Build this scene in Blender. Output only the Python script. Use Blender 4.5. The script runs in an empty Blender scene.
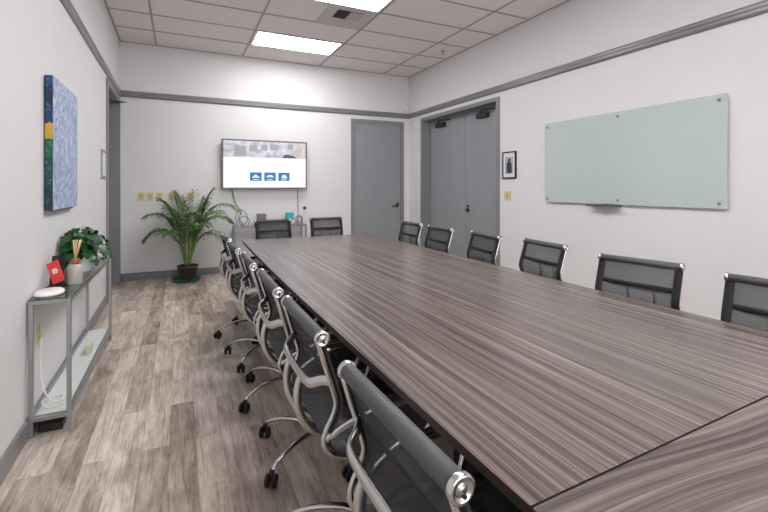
import bpy, bmesh, math, random
from mathutils import Vector, Matrix
random.seed(7)
C = bpy.context.scene.collection
PI = math.pi
V = Vector

# ------------------------------------------------------------------ materials
def nodes_mat(name):
    m = bpy.data.materials.new(name); m.use_nodes = True
    nt = m.node_tree; b = nt.nodes['Principled BSDF']
    return m, nt, b
def lin(c):
    return tuple((x/255/12.92 if x/255 <= .04045 else ((x/255+.055)/1.055)**2.4) for x in c) + (1,)
def mat(name, rgb, rough=.5, metal=0.0, var=.06, scale=20, bump=0.0, bscale=200, **kw):
    """procedural material: the colour with a slight noise variation, optional bump"""
    m, nt, b = nodes_mat(name)
    col = lin(rgb)
    tc = nt.nodes.new('ShaderNodeTexCoord'); n = nt.nodes.new('ShaderNodeTexNoise'); n.inputs['Scale'].default_value = scale
    nt.links.new(tc.outputs['Object'], n.inputs['Vector'])
    r = nt.nodes.new('ShaderNodeValToRGB')
    r.color_ramp.elements[0].position = .3; r.color_ramp.elements[1].position = .7
    r.color_ramp.elements[0].color = tuple(x*(1-var) for x in col[:3]) + (1,)
    r.color_ramp.elements[1].color = tuple(min(1, x*(1+var)) for x in col[:3]) + (1,)
    nt.links.new(n.outputs['Fac'], r.inputs['Fac']); nt.links.new(r.outputs['Color'], b.inputs['Base Color'])
    b.inputs['Roughness'].default_value = rough; b.inputs['Metallic'].default_value = metal
    if bump:
        n2 = nt.nodes.new('ShaderNodeTexNoise'); n2.inputs['Scale'].default_value = bscale
        nt.links.new(tc.outputs['Object'], n2.inputs['Vector'])
        bp = nt.nodes.new('ShaderNodeBump'); bp.inputs['Strength'].default_value = bump; bp.inputs['Distance'].default_value = .002
        nt.links.new(n2.outputs['Fac'], bp.inputs['Height']); nt.links.new(bp.outputs['Normal'], b.inputs['Normal'])
    for k, v in kw.items(): b.inputs[k].default_value = v
    return m
def emis(name, rgb, s, rough=.4):
    m, nt, b = nodes_mat(name); b.inputs['Base Color'].default_value = lin(rgb)
    b.inputs['Emission Color'].default_value = lin(rgb); b.inputs['Emission Strength'].default_value = s
    b.inputs['Roughness'].default_value = rough
    return m
def link(nt, a, b): nt.links.new(a, b)

def ramp(nt, stops, interp='LINEAR'):
    r = nt.nodes.new('ShaderNodeValToRGB'); cr = r.color_ramp; cr.interpolation = interp
    while len(cr.elements) < len(stops): cr.elements.new(.5)
    for e, (p, c) in zip(cr.elements, stops): e.position = p; e.color = lin(c) if max(c) > 1 else tuple(c) + (1,)
    return r
def mapping(nt, out, scale=(1,1,1), rot=(0,0,0), loc=(0,0,0)):
    mp = nt.nodes.new('ShaderNodeMapping'); mp.inputs['Scale'].default_value = scale
    mp.inputs['Rotation'].default_value = rot; mp.inputs['Location'].default_value = loc
    link(nt, out, mp.inputs['Vector']); return mp.outputs['Vector']
def mixc(nt, fac, a, b, mode='MIX'):
    mx = nt.nodes.new('ShaderNodeMix'); mx.data_type = 'RGBA'; mx.blend_type = mode
    for s, v in ((mx.inputs[0], fac), (mx.inputs[6], a), (mx.inputs[7], b)):
        if hasattr(v, 'is_linked') or hasattr(v, 'links'): link(nt, v, s)
        elif isinstance(v, tuple): s.default_value = v
        else: s.default_value = v
    return mx.outputs[2]
def noise(nt, vec, scale, detail=4, rough=.6, dist=0):
    n = nt.nodes.new('ShaderNodeTexNoise'); n.inputs['Scale'].default_value = scale; n.inputs['Detail'].default_value = detail
    n.inputs['Roughness'].default_value = rough; n.inputs['Distortion'].default_value = dist
    link(nt, vec, n.inputs['Vector']); return n.outputs['Fac']

def wood_mat(name, along, seed=0, wav=0.25, rough=.33, fine=1.0):
    """grey-brown straight grain veneer, grain running along axis 'x' or 'y'"""
    m, nt, b = nodes_mat(name)
    tc = nt.nodes.new('ShaderNodeTexCoord').outputs['Object']
    rot = (0,0,0) if along == 'y' else (0,0,PI/2)
    base = mapping(nt, tc, rot=rot, loc=(seed, seed, 0))
    # slow bend of the figure
    wn = nt.nodes.new('ShaderNodeTexNoise'); wn.inputs['Scale'].default_value = 1.1; wn.inputs['Detail'].default_value = 1
    link(nt, mapping(nt, base, (1.0,.7,1)), wn.inputs['Vector'])
    vm = nt.nodes.new('ShaderNodeVectorMath'); vm.operation = 'MULTIPLY_ADD'
    link(nt, wn.outputs['Color'], vm.inputs[0]); vm.inputs[1].default_value = (wav, 0, 0); link(nt, base, vm.inputs[2])
    v = vm.outputs[0]
    f1 = noise(nt, mapping(nt, v, (44*fine,.5,1)), 1.0, 7, .7)
    f2 = noise(nt, mapping(nt, v, (150*fine,1.1,1)), 1.0, 4, .6)
    f3 = noise(nt, mapping(nt, v, (9,.25,1)), 1.0, 3, .5)
    r1 = ramp(nt, [(.32,(62,52,49)), (.44,(96,85,81)), (.54,(122,109,104)), (.68,(154,141,135))]); link(nt, f1, r1.inputs['Fac'])
    r2 = ramp(nt, [(.34,(.34,.32,.31)), (.46,(.95,.95,.95)), (.75,(1,1,1))]); link(nt, f2, r2.inputs['Fac'])
    r3 = ramp(nt, [(.35,(.72,.70,.70)), (.65,(1.0,1.0,1.0))]); link(nt, f3, r3.inputs['Fac'])
    c = mixc(nt, .8, r1.outputs['Color'], r2.outputs['Color'], 'MULTIPLY')
    c = mixc(nt, .8, c, r3.outputs['Color'], 'MULTIPLY')
    link(nt, c, b.inputs['Base Color'])
    rr = nt.nodes.new('ShaderNodeMapRange'); rr.inputs[3].default_value = rough-.05; rr.inputs[4].default_value = rough+.12
    link(nt, f2, rr.inputs[0]); link(nt, rr.outputs[0], b.inputs['Roughness'])
    bp = nt.nodes.new('ShaderNodeBump'); bp.inputs['Strength'].default_value = .03; bp.inputs['Distance'].default_value = .001
    link(nt, f2, bp.inputs['Height']); link(nt, bp.outputs['Normal'], b.inputs['Normal'])
    return m

def floor_mat():
    m, nt, b = nodes_mat('vinyl_planks')
    tc = nt.nodes.new('ShaderNodeTexCoord').outputs['Object']
    v = mapping(nt, tc, rot=(0,0,PI/2), loc=(.07,.05,0))     # brick rows run along the room
    br = nt.nodes.new('ShaderNodeTexBrick'); br.offset = .37; br.offset_frequency = 2; br.squash = 1
    br.inputs['Scale'].default_value = 1; br.inputs['Brick Width'].default_value = 1.22; br.inputs['Row Height'].default_value = .127
    br.inputs['Mortar Size'].default_value = .0005; br.inputs['Mortar Smooth'].default_value = .3
    br.inputs['Color1'].default_value = (0,0,0,1); br.inputs['Color2'].default_value = (1,1,1,1); br.inputs['Mortar'].default_value = (.3,.3,.3,1)
    link(nt, v, br.inputs['Vector'])
    # each plank gets its own patch of figure
    vm = nt.nodes.new('ShaderNodeVectorMath'); vm.operation = 'MULTIPLY_ADD'
    link(nt, br.outputs['Color'], vm.inputs[0]); vm.inputs[1].default_value = (7,3,5); link(nt, tc, vm.inputs[2])
    vv = vm.outputs[0]
    pl = ramp(nt, [(0,(112,99,89)), (.3,(168,155,142)), (.65,(194,183,171)), (1,(216,206,195))]); link(nt, br.outputs['Color'], pl.inputs['Fac'])
    f1 = noise(nt, mapping(nt, vv, (16,2.4,1)), 1, 9, .78, .4)
    f2 = noise(nt, mapping(nt, vv, (95,4.0,1)), 1, 5, .75)
    f3 = noise(nt, mapping(nt, vv, (3.0,1.6,1)), 1.3, 4, .65, .6)
    r1 = ramp(nt, [(.34,(112,96,84)), (.44,(178,162,147)), (.55,(218,204,190)), (.68,(242,232,219))]); link(nt, f1, r1.inputs['Fac'])
    r2 = ramp(nt, [(.36,(.45,.42,.39)), (.50,(1,1,1)), (.72,(1.0,1.0,1.0))]); link(nt, f2, r2.inputs['Fac'])
    r3 = ramp(nt, [(.38,(.62,.59,.57)), (.54,(1,1,1))]); link(nt, f3, r3.inputs['Fac'])
    c = mixc(nt, .52, pl.outputs['Color'], r1.outputs['Color'])
    c = mixc(nt, .7, c, r2.outputs['Color'], 'MULTIPLY')
    c = mixc(nt, .8, c, r3.outputs['Color'], 'MULTIPLY')
    c = mixc(nt, br.outputs['Fac'], c, lin((104,92,82)))
    link(nt, c, b.inputs['Base Color'])
    b.inputs['Roughness'].default_value = .42; b.inputs['Specular IOR Level'].default_value = .4
    bp = nt.nodes.new('ShaderNodeBump'); bp.inputs['Strength'].default_value = .15; bp.inputs['Distance'].default_value = .001
    link(nt, f2, bp.inputs['Height']); link(nt, bp.outputs['Normal'], b.inputs['Normal'])
    return m

def mesh_fabric(name, rgb, see):
    m, nt, b = nodes_mat(name)
    tc = nt.nodes.new('ShaderNodeTexCoord').outputs['Object']
    f = noise(nt, tc, 380, 2, .5)
    r = ramp(nt, [(.3, tuple(int(x*.85) for x in rgb)), (.7, tuple(int(x*1.12) for x in rgb))]); link(nt, f, r.inputs['Fac'])
    link(nt, r.outputs['Color'], b.inputs['Base Color']); b.inputs['Roughness'].default_value = .75
    b.inputs['Specular IOR Level'].default_value = .25
    b.inputs['Alpha'].default_value = 1-see
    return m

def painting_mat():
    m, nt, b = nodes_mat('painted_canvas')
    tc = nt.nodes.new('ShaderNodeTexCoord').outputs['Object']
    # swirling strokes
    g = mapping(nt, tc, (1,1.15,1.0), loc=(0,-.02,-.05))
    wn = nt.nodes.new('ShaderNodeTexNoise'); wn.inputs['Scale'].default_value = 5; wn.inputs['Detail'].default_value = 3; link(nt, g, wn.inputs['Vector'])
    vm = nt.nodes.new('ShaderNodeVectorMath'); vm.operation = 'MULTIPLY_ADD'
    link(nt, wn.outputs['Color'], vm.inputs[0]); vm.inputs[1].default_value = (0,.28,.28); link(nt, g, vm.inputs[2])
    wv = nt.nodes.new('ShaderNodeTexWave'); wv.wave_type = 'RINGS'; wv.rings_direction = 'X'; wv.inputs['Scale'].default_value = 5.5
    wv.inputs['Distortion'].default_value = 5; wv.inputs['Detail'].default_value = 4; wv.inputs['Detail Scale'].default_value = 3
    link(nt, vm.outputs[0], wv.inputs['Vector'])
    rw = ramp(nt, [(.0,(118,140,182)), (.35,(140,160,198)), (.6,(166,182,210)), (.85,(198,203,214))]); link(nt, wv.outputs['Fac'], rw.inputs['Fac'])
    f = noise(nt, vm.outputs[0], 16, 5, .7)
    rf = ramp(nt, [(.40,(104,128,178)), (.5,(154,172,206)), (.6,(208,210,214))]); link(nt, f, rf.inputs['Fac'])
    c = mixc(nt, .55, rw.outputs['Color'], rf.outputs['Color'])
    # greyer scumbled border
    sep = nt.nodes.new('ShaderNodeSeparateXYZ'); link(nt, tc, sep.inputs[0])
    def mabs(o, k):
        a = nt.nodes.new('ShaderNodeMath'); a.operation = 'ABSOLUTE'; link(nt, o, a.inputs[0])
        d = nt.nodes.new('ShaderNodeMath'); d.operation = 'DIVIDE'; link(nt, a.outputs[0], d.inputs[0]); d.inputs[1].default_value = k; return d.outputs[0]
    mx = nt.nodes.new('ShaderNodeMath'); mx.operation = 'MAXIMUM'; link(nt, mabs(sep.outputs['Y'], .365), mx.inputs[0]); link(nt, mabs(sep.outputs['Z'], .425), mx.inputs[1])
    ad = nt.nodes.new('ShaderNodeMath'); ad.operation = 'ADD'; link(nt, mx.outputs[0], ad.inputs[0])
    fm = nt.nodes.new('ShaderNodeMath'); fm.operation = 'MULTIPLY'; link(nt, f, fm.inputs[0]); fm.inputs[1].default_value = .5; link(nt, fm.outputs[0], ad.inputs[1])
    rb = ramp(nt, [(1.0,(0,0,0)), (1.22,(.85,.85,.85))]); link(nt, ad.outputs[0], rb.inputs['Fac'])
    gr = ramp(nt, [(.36,(150,152,158)), (.55,(204,204,204))]); link(nt, noise(nt, tc, 45, 4, .7), gr.inputs['Fac'])
    c = mixc(nt, rb.outputs['Color'], c, gr.outputs['Color'])
    link(nt, c, b.inputs['Base Color']); b.inputs['Roughness'].default_value = .55
    bp = nt.nodes.new('ShaderNodeBump'); bp.inputs['Strength'].default_value = .5; bp.inputs['Distance'].default_value = .003
    link(nt, f, bp.inputs['Height']); link(nt, bp.outputs['Normal'], b.inputs['Normal'])
    return m
def edge_paint_mat():
    m, nt, b = nodes_mat('painted_canvas_edge')
    tc = nt.nodes.new('ShaderNodeTexCoord').outputs['Object']
    sep = nt.nodes.new('ShaderNodeSeparateXYZ'); link(nt, tc, sep.inputs[0])
    nz = noise(nt, tc, 14, 3, .6)
    a = nt.nodes.new('ShaderNodeMath'); a.operation = 'MULTIPLY_ADD'; link(nt, nz, a.inputs[0]); a.inputs[1].default_value = .09; link(nt, sep.outputs['Z'], a.inputs[2])
    mr = nt.nodes.new('ShaderNodeMapRange'); mr.inputs[1].default_value = -.40; mr.inputs[2].default_value = .48; link(nt, a.outputs[0], mr.inputs[0])
    r = ramp(nt, [(0,(16,50,56)), (.2,(16,66,66)), (.40,(24,92,66)), (.53,(196,164,44)), (.64,(22,52,96)), (.78,(16,38,70)), (.9,(26,66,112))], 'CONSTANT'); link(nt, mr.outputs[0], r.inputs['Fac'])
    sp = ramp(nt, [(.60,(0,0,0)), (.66,(.6,.6,.6))]); link(nt, noise(nt, tc, 60, 2, .5), sp.inputs['Fac'])
    link(nt, mixc(nt, sp.outputs['Color'], r.outputs['Color'], lin((110,140,170))), b.inputs['Base Color']); b.inputs['Roughness'].default_value = .6
    return m
def tile_mat():
    m, nt, b = nodes_mat('mineral_fibre_tile')
    tc = nt.nodes.new('ShaderNodeTexCoord').outputs['Object']
    f = noise(nt, tc, 240, 3, .7)
    r = ramp(nt, [(.36,(206,198,197)), (.5,(240,232,231)), (.7,(244,237,236))]); link(nt, f, r.inputs['Fac'])
    link(nt, r.outputs['Color'], b.inputs['Base Color']); b.inputs['Roughness'].default_value = .95
    return m
def leaf_mat(name, dark, light, scale=9):
    m, nt, b = nodes_mat(name)
    tc = nt.nodes.new('ShaderNodeTexCoord').outputs['Object']
    r = ramp(nt, [(.32,dark), (.68,light)]); link(nt, noise(nt, tc, scale, 3, .6), r.inputs['Fac'])
    link(nt, r.outputs['Color'], b.inputs['Base Color']); b.inputs['Roughness'].default_value = .42
    b.inputs['Subsurface Weight'].default_value = 0
    return m
def glass_mat(name, rgb, rough=.02, alpha_w=1.0):
    """thin pane: clear glass that lets straight light through, with a fresnel reflection"""
    m = bpy.data.materials.new(name); m.use_nodes = True; nt = m.node_tree; nt.nodes.clear()
    out = nt.nodes.new('ShaderNodeOutputMaterial'); t = nt.nodes.new('ShaderNodeBsdfTransparent'); g = nt.nodes.new('ShaderNodeBsdfGlossy')
    d = nt.nodes.new('ShaderNodeBsdfDiffuse'); d.inputs['Color'].default_value = lin((236,243,239))
    t.inputs['Color'].default_value = lin(rgb); g.inputs['Roughness'].default_value = rough
    fr = nt.nodes.new('ShaderNodeFresnel'); fr.inputs['IOR'].default_value = 1.5
    m0 = nt.nodes.new('ShaderNodeMixShader'); m0.inputs[0].default_value = 1-alpha_w; link(nt, t.outputs[0], m0.inputs[1]); link(nt, d.outputs[0], m0.inputs[2])
    m1 = nt.nodes.new('ShaderNodeMixShader'); link(nt, fr.outputs[0], m1.inputs[0]); link(nt, m0.outputs[0], m1.inputs[1]); link(nt, g.outputs[0], m1.inputs[2])
    link(nt, m1.outputs[0], out.inputs['Surface']); return m

M = {}
M['wall'] = mat('white_wall_paint', (219,217,218), .7, var=.012, scale=2.5, bump=.12, bscale=320)
M['trim'] = mat('grey_trim_paint', (124,124,127), .3, var=.03)
M['door'] = mat('grey_door_paint', (142,145,149), .45, var=.02, scale=4)
M['frame'] = mat('grey_frame_paint', (128,130,134), .4, var=.02, scale=4)
M['tile'] = tile_mat()
M['tbar'] = mat('ceiling_grid_metal', (172,164,162), .6)
M['floor'] = floor_mat()
M['table'] = wood_mat('table_veneer', 'y', 0, .04, .20, 1.35)
M['leaf_end'] = wood_mat('end_leaf_veneer', 'x', 3.3, .20, .36, 1.3)
M['edge'] = mat('table_edge_band', (66,54,52), .5, var=.15, scale=60)
M['black'] = mat('black_plastic', (24,24,25), .45)
M['matt_black'] = mat('matt_black_laminate', (20,20,21), .7)
M['chrome'] = mat('polished_aluminium', (205,204,203), .22, 1.0, var=.02)
M['steel'] = mat('brushed_steel_tube', (158,160,162), .33, 1.0, var=.04)
M['mesh'] = mesh_fabric('grey_mesh_fabric', (82,83,87), .42)
M['border'] = mat('black_fabric_border', (26,26,28), .8, var=.1, scale=150)
M['roll'] = mat('dark_grey_leatherette', (78,79,82), .55, var=.05, scale=60)
M['rubber'] = mat('black_caster_rubber', (22,21,21), .55)
M['light'] = emis('lit_diffuser', (254,252,253), 12.2)
M['lframe'] = mat('white_fixture_metal', (225,224,222), .5)
M['vent'] = mat('white_vent_metal', (196,189,186), .5)
M['ventdark'] = mat('dark_duct', (70,64,60), .8)
M['terracotta'] = mat('brown_plastic_pot', (74,58,54), .5)
M['soil'] = mat('potting_soil', (58,44,34), .95, var=.4, scale=90, bump=.6, bscale=120)
M['teal'] = mat('teal_glazed_saucer', (12,98,88), .3)
M['palm'] = leaf_mat('palm_leaf', (30,64,26), (112,146,84))
M['palmstem'] = leaf_mat('palm_stem', (84,120,52), (140,166,92))
M['pothos'] = leaf_mat('glossy_leaf', (12,46,20), (40,98,42), 30)
M['white'] = mat('white_glazed_ceramic', (236,235,232), .3)
M['ivory'] = mat('ivory_switch_plate', (206,194,142), .4)
M['ivory2'] = mat('ivory_toggle', (182,166,100), .4)
M['glassboard'] = mat('mint_glass_board', (184,198,194), .12, var=.006, scale=1.0); M['glassboard'].node_tree.nodes['Principled BSDF'].inputs['Coat Weight'].default_value = .4
M['boardedge'] = mat('green_glass_edge', (206,222,216), .2)
M['console_steel'] = mat('satin_silver_tube', (168,170,172), .4, .85, var=.03)
M['shelfglass'] = glass_mat('clear_shelf_glass', (226,240,234), .03, .9)
M['sheen_glass'] = glass_mat('green_tinted_sheen_glass', (226,238,232), .04, .25)  # mostly white diffuse: the white wall's reflection painted into the glass
M['added_windowglass'] = glass_mat('clear_added_window_glass', (250,250,250), .02, 1.0)  # panes of the window added behind the camera for daylight
M['red'] = mat('red_card', (214,58,52), .5)
M['cardwhite'] = mat('white_print', (238,220,214), .5)
M['amber'] = mat('copper_neck', (150,74,40), .35)
M['reed'] = mat('pale_reeds', (214,190,140), .7, var=.15, scale=80)
M['bottle'] = mat('milky_glass_bottle', (206,202,190), .15)
M['bottle'].node_tree.nodes['Principled BSDF'].inputs['Transmission Weight'].default_value = .35
M['cable_w'] = mat('white_cable', (224,222,218), .5)
M['cable_g'] = mat('grey_cable', (120,120,122), .5)
M['paper'] = mat('white_mat_board', (222,222,226), .7)
M['photo'] = None
M['teal_box'] = mat('turquoise_carton', (58,168,182), .5)
M['grey_box'] = mat('grey_carton', (112,110,112), .5)
M['wood'] = mat('brown_wood', (120,98,88), .5, var=.2, scale=30)
M['canvas'] = painting_mat(); M['canvas_edge'] = edge_paint_mat()
M['screen'] = emis('lit_screen_white', (224,226,230), .33, .25)
M['screen_head'] = None
def header_mat():
    m, nt, b = nodes_mat('screen_header_photo')
    tc = nt.nodes.new('ShaderNodeTexCoord').outputs['Object']
    f = noise(nt, mapping(nt, tc, (9,1,14)), 1, 3, .6)
    r = ramp(nt, [(.3,(128,132,140)), (.5,(168,172,180)), (.7,(188,191,198))]); link(nt, f, r.inputs['Fac'])
    sep = nt.nodes.new('ShaderNodeSeparateXYZ'); link(nt, tc, sep.inputs[0])
    mr = nt.nodes.new('ShaderNodeMapRange'); mr.inputs[1].default_value = .45; mr.inputs[2].default_value = .65; link(nt, sep.outputs['X'], mr.inputs[0])
    c = mixc(nt, mr.outputs[0], r.outputs['Color'], lin((182,170,170)))
    link(nt, c, b.inputs['Base Color']); link(nt, c, b.inputs['Emission Color']); b.inputs['Emission Strength'].default_value = .3
    return m
M['screen_head'] = header_mat()
M['scr_dark'] = emis('screen_dark_grey', (138,138,145), .3); M['scr_blue'] = emis('screen_blue', (22,88,140), .5)
M['scr_light'] = emis('screen_light_blue', (170,205,228), .45); M['scr_line'] = emis('screen_grey_text', (196,200,208), .35)
M['scr_black'] = emis('screen_black', (72,66,70), .25); M['scr_pink'] = emis('screen_skin_tone', (170,156,156), .3)

# ------------------------------------------------------------------ mesh helpers
class MB:
    def __init__(s): s.b = bmesh.new()
    def box(s, lo, hi, bev=0.0, mi=0):
        lo, hi = V(lo), V(hi)
        g = bmesh.ops.create_cube(s.b, size=1)
        vs = g['verts']
        for v in vs: v.co = V(((lo[i]+hi[i])/2 + v.co[i]*(hi[i]-lo[i])) for i in range(3))
        fs = {f for v in vs for f in v.link_faces}
        for f in fs: f.material_index = mi
        if bev:
            es = list({e for v in vs for e in v.link_edges})
            bmesh.ops.bevel(s.b, geom=es, offset=bev, segments=2, profile=.5, affect='EDGES')
        return s
    def sweep(s, pts, rx, ry=None, side=(0,0,1), n=8, cap=True, mi=0, taper=None):
        ry = ry or rx; pts = [V(p) for p in pts]; rings = []
        sv = V(side)
        for i, p in enumerate(pts):
            t = (pts[min(i+1, len(pts)-1)] - pts[max(i-1, 0)]).normalized()
            a = sv - t*sv.dot(t)
            if a.length < 1e-3: a = V((1,0,0)) - t*t.x if abs(t.x) < .9 else V((0,1,0)) - t*t.y
            a.normalize(); bb = t.cross(a)
            k = 1 if taper is None else taper[i]
            rings.append([s.b.verts.new(p + a*(rx*k*math.cos(2*PI*j/n)) + bb*(ry*k*math.sin(2*PI*j/n))) for j in range(n)])
        for i in range(len(rings)-1):
            for j in range(n):
                f = s.b.faces.new((rings[i][j], rings[i][(j+1)%n], rings[i+1][(j+1)%n], rings[i+1][j])); f.smooth = True; f.material_index = mi
        if cap:
            for r in (rings[0][::-1], rings[-1]):
                f = s.b.faces.new(r); f.material_index = mi
        return s
    def lathe(s, prof, c=(0,0,0), n=24, axis='z', mi=0):
        c = V(c); rings = []
        for r, h in prof:
            row = []
            for j in range(n):
                a = 2*PI*j/n; x, y = r*math.cos(a), r*math.sin(a)
                q = V((x,y,h)) if axis == 'z' else (V((x,h,y)) if axis == 'y' else V((h,x,y)))
                row.append(s.b.verts.new(c+q))
            rings.append(row)
        for i in range(len(rings)-1):
            for j in range(n):
                f = s.b.faces.new((rings[i][j], rings[i][(j+1)%n], rings[i+1][(j+1)%n], rings[i+1][j])); f.smooth = True; f.material_index = mi
        for r in (rings[0][::-1], rings[-1]):
            if (r[0].co-r[1].co).length > 1e-5: f = s.b.faces.new(r); f.material_index = mi
        return s
    def poly(s, pts, mi=0, smooth=False):
        f = s.b.faces.new([s.b.verts.new(V(p)) for p in pts]); f.material_index = mi; f.smooth = smooth; return s
    def prism(s, pts, d, mi=0):
        """closed outline pts (3-D, planar) extruded by vector d"""
        a = [s.b.verts.new(V(p)) for p in pts]; b = [s.b.verts.new(V(p)+V(d)) for p in pts]; n = len(a)
        s.b.faces.new(a).material_index = mi; s.b.faces.new(b[::-1]).material_index = mi
        for i in range(n): s.b.faces.new((a[i], b[i], b[(i+1)%n], a[(i+1)%n])).material_index = mi
        return s
    def strip(s, pts, y0, y1, th):
        """sheet: profile pts (x,z) extruded from y0 to y1 with thickness th"""
        pts = [V((p[0],0,p[1])) for p in pts]; up, dn = [], []
        for i, p in enumerate(pts):
            t = (pts[min(i+1,len(pts)-1)]-pts[max(i-1,0)]).normalized(); nrm = V((-t.z,0,t.x))
            up.append(p+nrm*th/2); dn.append(p-nrm*th/2)
        loop = up + dn[::-1]; n = len(loop)
        A = [s.b.verts.new((q.x,y0,q.z)) for q in loop]; B = [s.b.verts.new((q.x,y1,q.z)) for q in loop]
        for i in range(n):
            f = s.b.faces.new((A[i], A[(i+1)%n], B[(i+1)%n], B[i])); f.smooth = True
        k = len(up)
        for R_ in (A, B):
            for i in range(k-1): s.b.faces.new((R_[i], R_[i+1], R_[n-2-i], R_[n-1-i]))
        return s
    def build(s, name, m, parent=None, loc=None):
        bmesh.ops.recalc_face_normals(s.b, faces=s.b.faces)
        me = bpy.data.meshes.new(name); s.b.to_mesh(me); s.b.free()
        for x in (m if isinstance(m, (list, tuple)) else [m]): me.materials.append(x)
        o = bpy.data.objects.new(name, me); C.objects.link(o)
        if parent: o.parent = parent
        if loc is not None: o.location = loc
        return o
def tag(o, label, cat, group=None, kind=None):
    o['label'] = label; o['category'] = cat
    if group: o['group'] = group
    if kind: o['kind'] = kind
    return o
def thing(name, label, cat, loc=(0,0,0), rz=0, group=None):
    o = bpy.data.objects.new(name, None); C.objects.link(o); o.location = loc; o.rotation_euler = (0,0,rz)
    return tag(o, label, cat, group)
def struct(o): o['kind'] = 'structure'; return o
def copy_tree(o, parent=None):
    c = o.copy(); C.objects.link(c); c.parent = parent
    for ch in list(o.children): copy_tree(ch, c)
    return c
def curve_pts(ctrl, n=8):
    """Catmull-Rom through control points"""
    P = [V(p) for p in ctrl]; P = [P[0]*2-P[1]] + P + [P[-1]*2-P[-2]]; out = []
    for i in range(1, len(P)-2):
        for k in range(n):
            t = k/n; a, b, c, d = P[i-1:i+3]
            out.append(.5*((2*b)+(c-a)*t+(2*a-5*b+4*c-d)*t*t+(3*b-a-3*c+d)*t**3))
    out.append(P[-2]); return out

# ------------------------------------------------------------------ room
YB, YF, XR, ZC = 7.173, -2.4, 3.936, 3.441
def xl(y): return -.783 + .0085*(YB-y)          # the left wall runs very slightly askew
struct(MB().box((-1.2,YF-.2,-.1), (4.5,YB+.2,0)).build('floor', M['floor']))
ceil = struct(MB().box((-1.2,YF-.2,ZC), (4.5,YB+.2,ZC+.1)).build('ceiling', M['tile']))
g = MB()
xs = [-.371+.0, .885+.0, 2.165, 3.40]; xs = [-.315, .905, 2.165, 3.385]
for x in xs: g.box((x-.013,YF,ZC-.006), (x+.013,YB,ZC+.002))
k = 0; y = 6.505
ys = []
while y > YF: ys.append(y); y -= .6135
for y in ys: g.box((-.8,y-.013,ZC-.006), (XR,y+.013,ZC+.002))
g.box((-.79,YB-.022,ZC-.007), (XR,YB,ZC)); g.box((XR-.022,YF,ZC-.007), (XR,YB,ZC)); g.prism([(xl(YF),YF,ZC-.007),(xl(YF)+.022,YF,ZC-.007),(xl(YB)+.022,YB,ZC-.007),(xl(YB),YB,ZC-.007)], (0,0,.007))
g.build('ceiling_grid', M['tbar'], ceil)
# back wall with a door opening
DX0, DX1, DZ = 2.757, 3.818, 2.575
w = MB(); w.box((-1.0,YB,0), (DX0+.02,YB+.16,ZC)); w.box((DX1-.02,YB,0), (XR+.3,YB+.16,ZC)); w.box((DX0+.02,YB,DZ-.02), (DX1-.02,YB+.16,ZC)); struct(w.build('wall_back', M['wall']))
# right wall with a deep double-door opening
RY0, RY1, RZ = 4.60, 6.70, 2.585
w = MB(); w.box((XR,YF,0), (XR+.3,RY0+.02,ZC)); w.box((XR,RY1-.02,0), (XR+.3,YB+.16,ZC)); w.box((XR,RY0+.02,RZ-.02), (XR+.3,RY1-.02,ZC)); struct(w.build('wall_right', M['wall']))
# left wall with a door opening near the back corner
LY0, LY1, LZ = 5.90, 7.06, 2.56
def lseg(w, y0, y1, z0, z1, x0=0.0, x1=-.2):
    w.prism([(xl(y0)+x0,y0,z0), (xl(y1)+x0,y1,z0), (xl(y1)+x1,y1,z0), (xl(y0)+x1,y0,z0)], (0,0,z1-z0)); return w
w = MB(); lseg(w, YF, LY0, 0, ZC); lseg(w, LY1, YB+.16, 0, ZC); lseg(w, LY0, LY1, LZ, ZC); struct(w.build('wall_left', M['wall']))
WX0, WX1, WZ0, WZ1 = -.35, 3.55, .80, 2.60
w = MB(); w.box((-1.0,YF-.15,0), (WX0,YF,ZC)); w.box((WX1,YF-.15,0), (XR+.3,YF,ZC)); w.box((WX0,YF-.15,0), (WX1,YF,WZ0)); w.box((WX0,YF-.15,WZ1), (WX1,YF,ZC)); struct(w.build('wall_near', M['wall']))
wn_ = bpy.data.objects.new('added_window_1', None); C.objects.link(wn_); struct(wn_)  # unseen window behind the camera, added to let world light into the room
g = MB(); g.box((WX0,YF-.12,WZ0), (WX1,YF+.01,WZ0+.05)); g.box((WX0,YF-.12,WZ1-.05), (WX1,YF+.01,WZ1))
for i in range(4):
    x = WX0+(WX1-WX0-.05)*i/3; g.box((x,YF-.12,WZ0+.05), (x+.05,YF+.01,WZ1-.05))
g.build('added_window_frame', M['frame'], wn_)
for i in range(3):
    x = WX0+(WX1-WX0-.05)*i/3; MB().box((x+.05,YF-.075,WZ0+.05), (x+(WX1-WX0-.05)/3,YF-.07,WZ1-.05)).build('added_window_pane', M['added_windowglass'], wn_)
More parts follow.
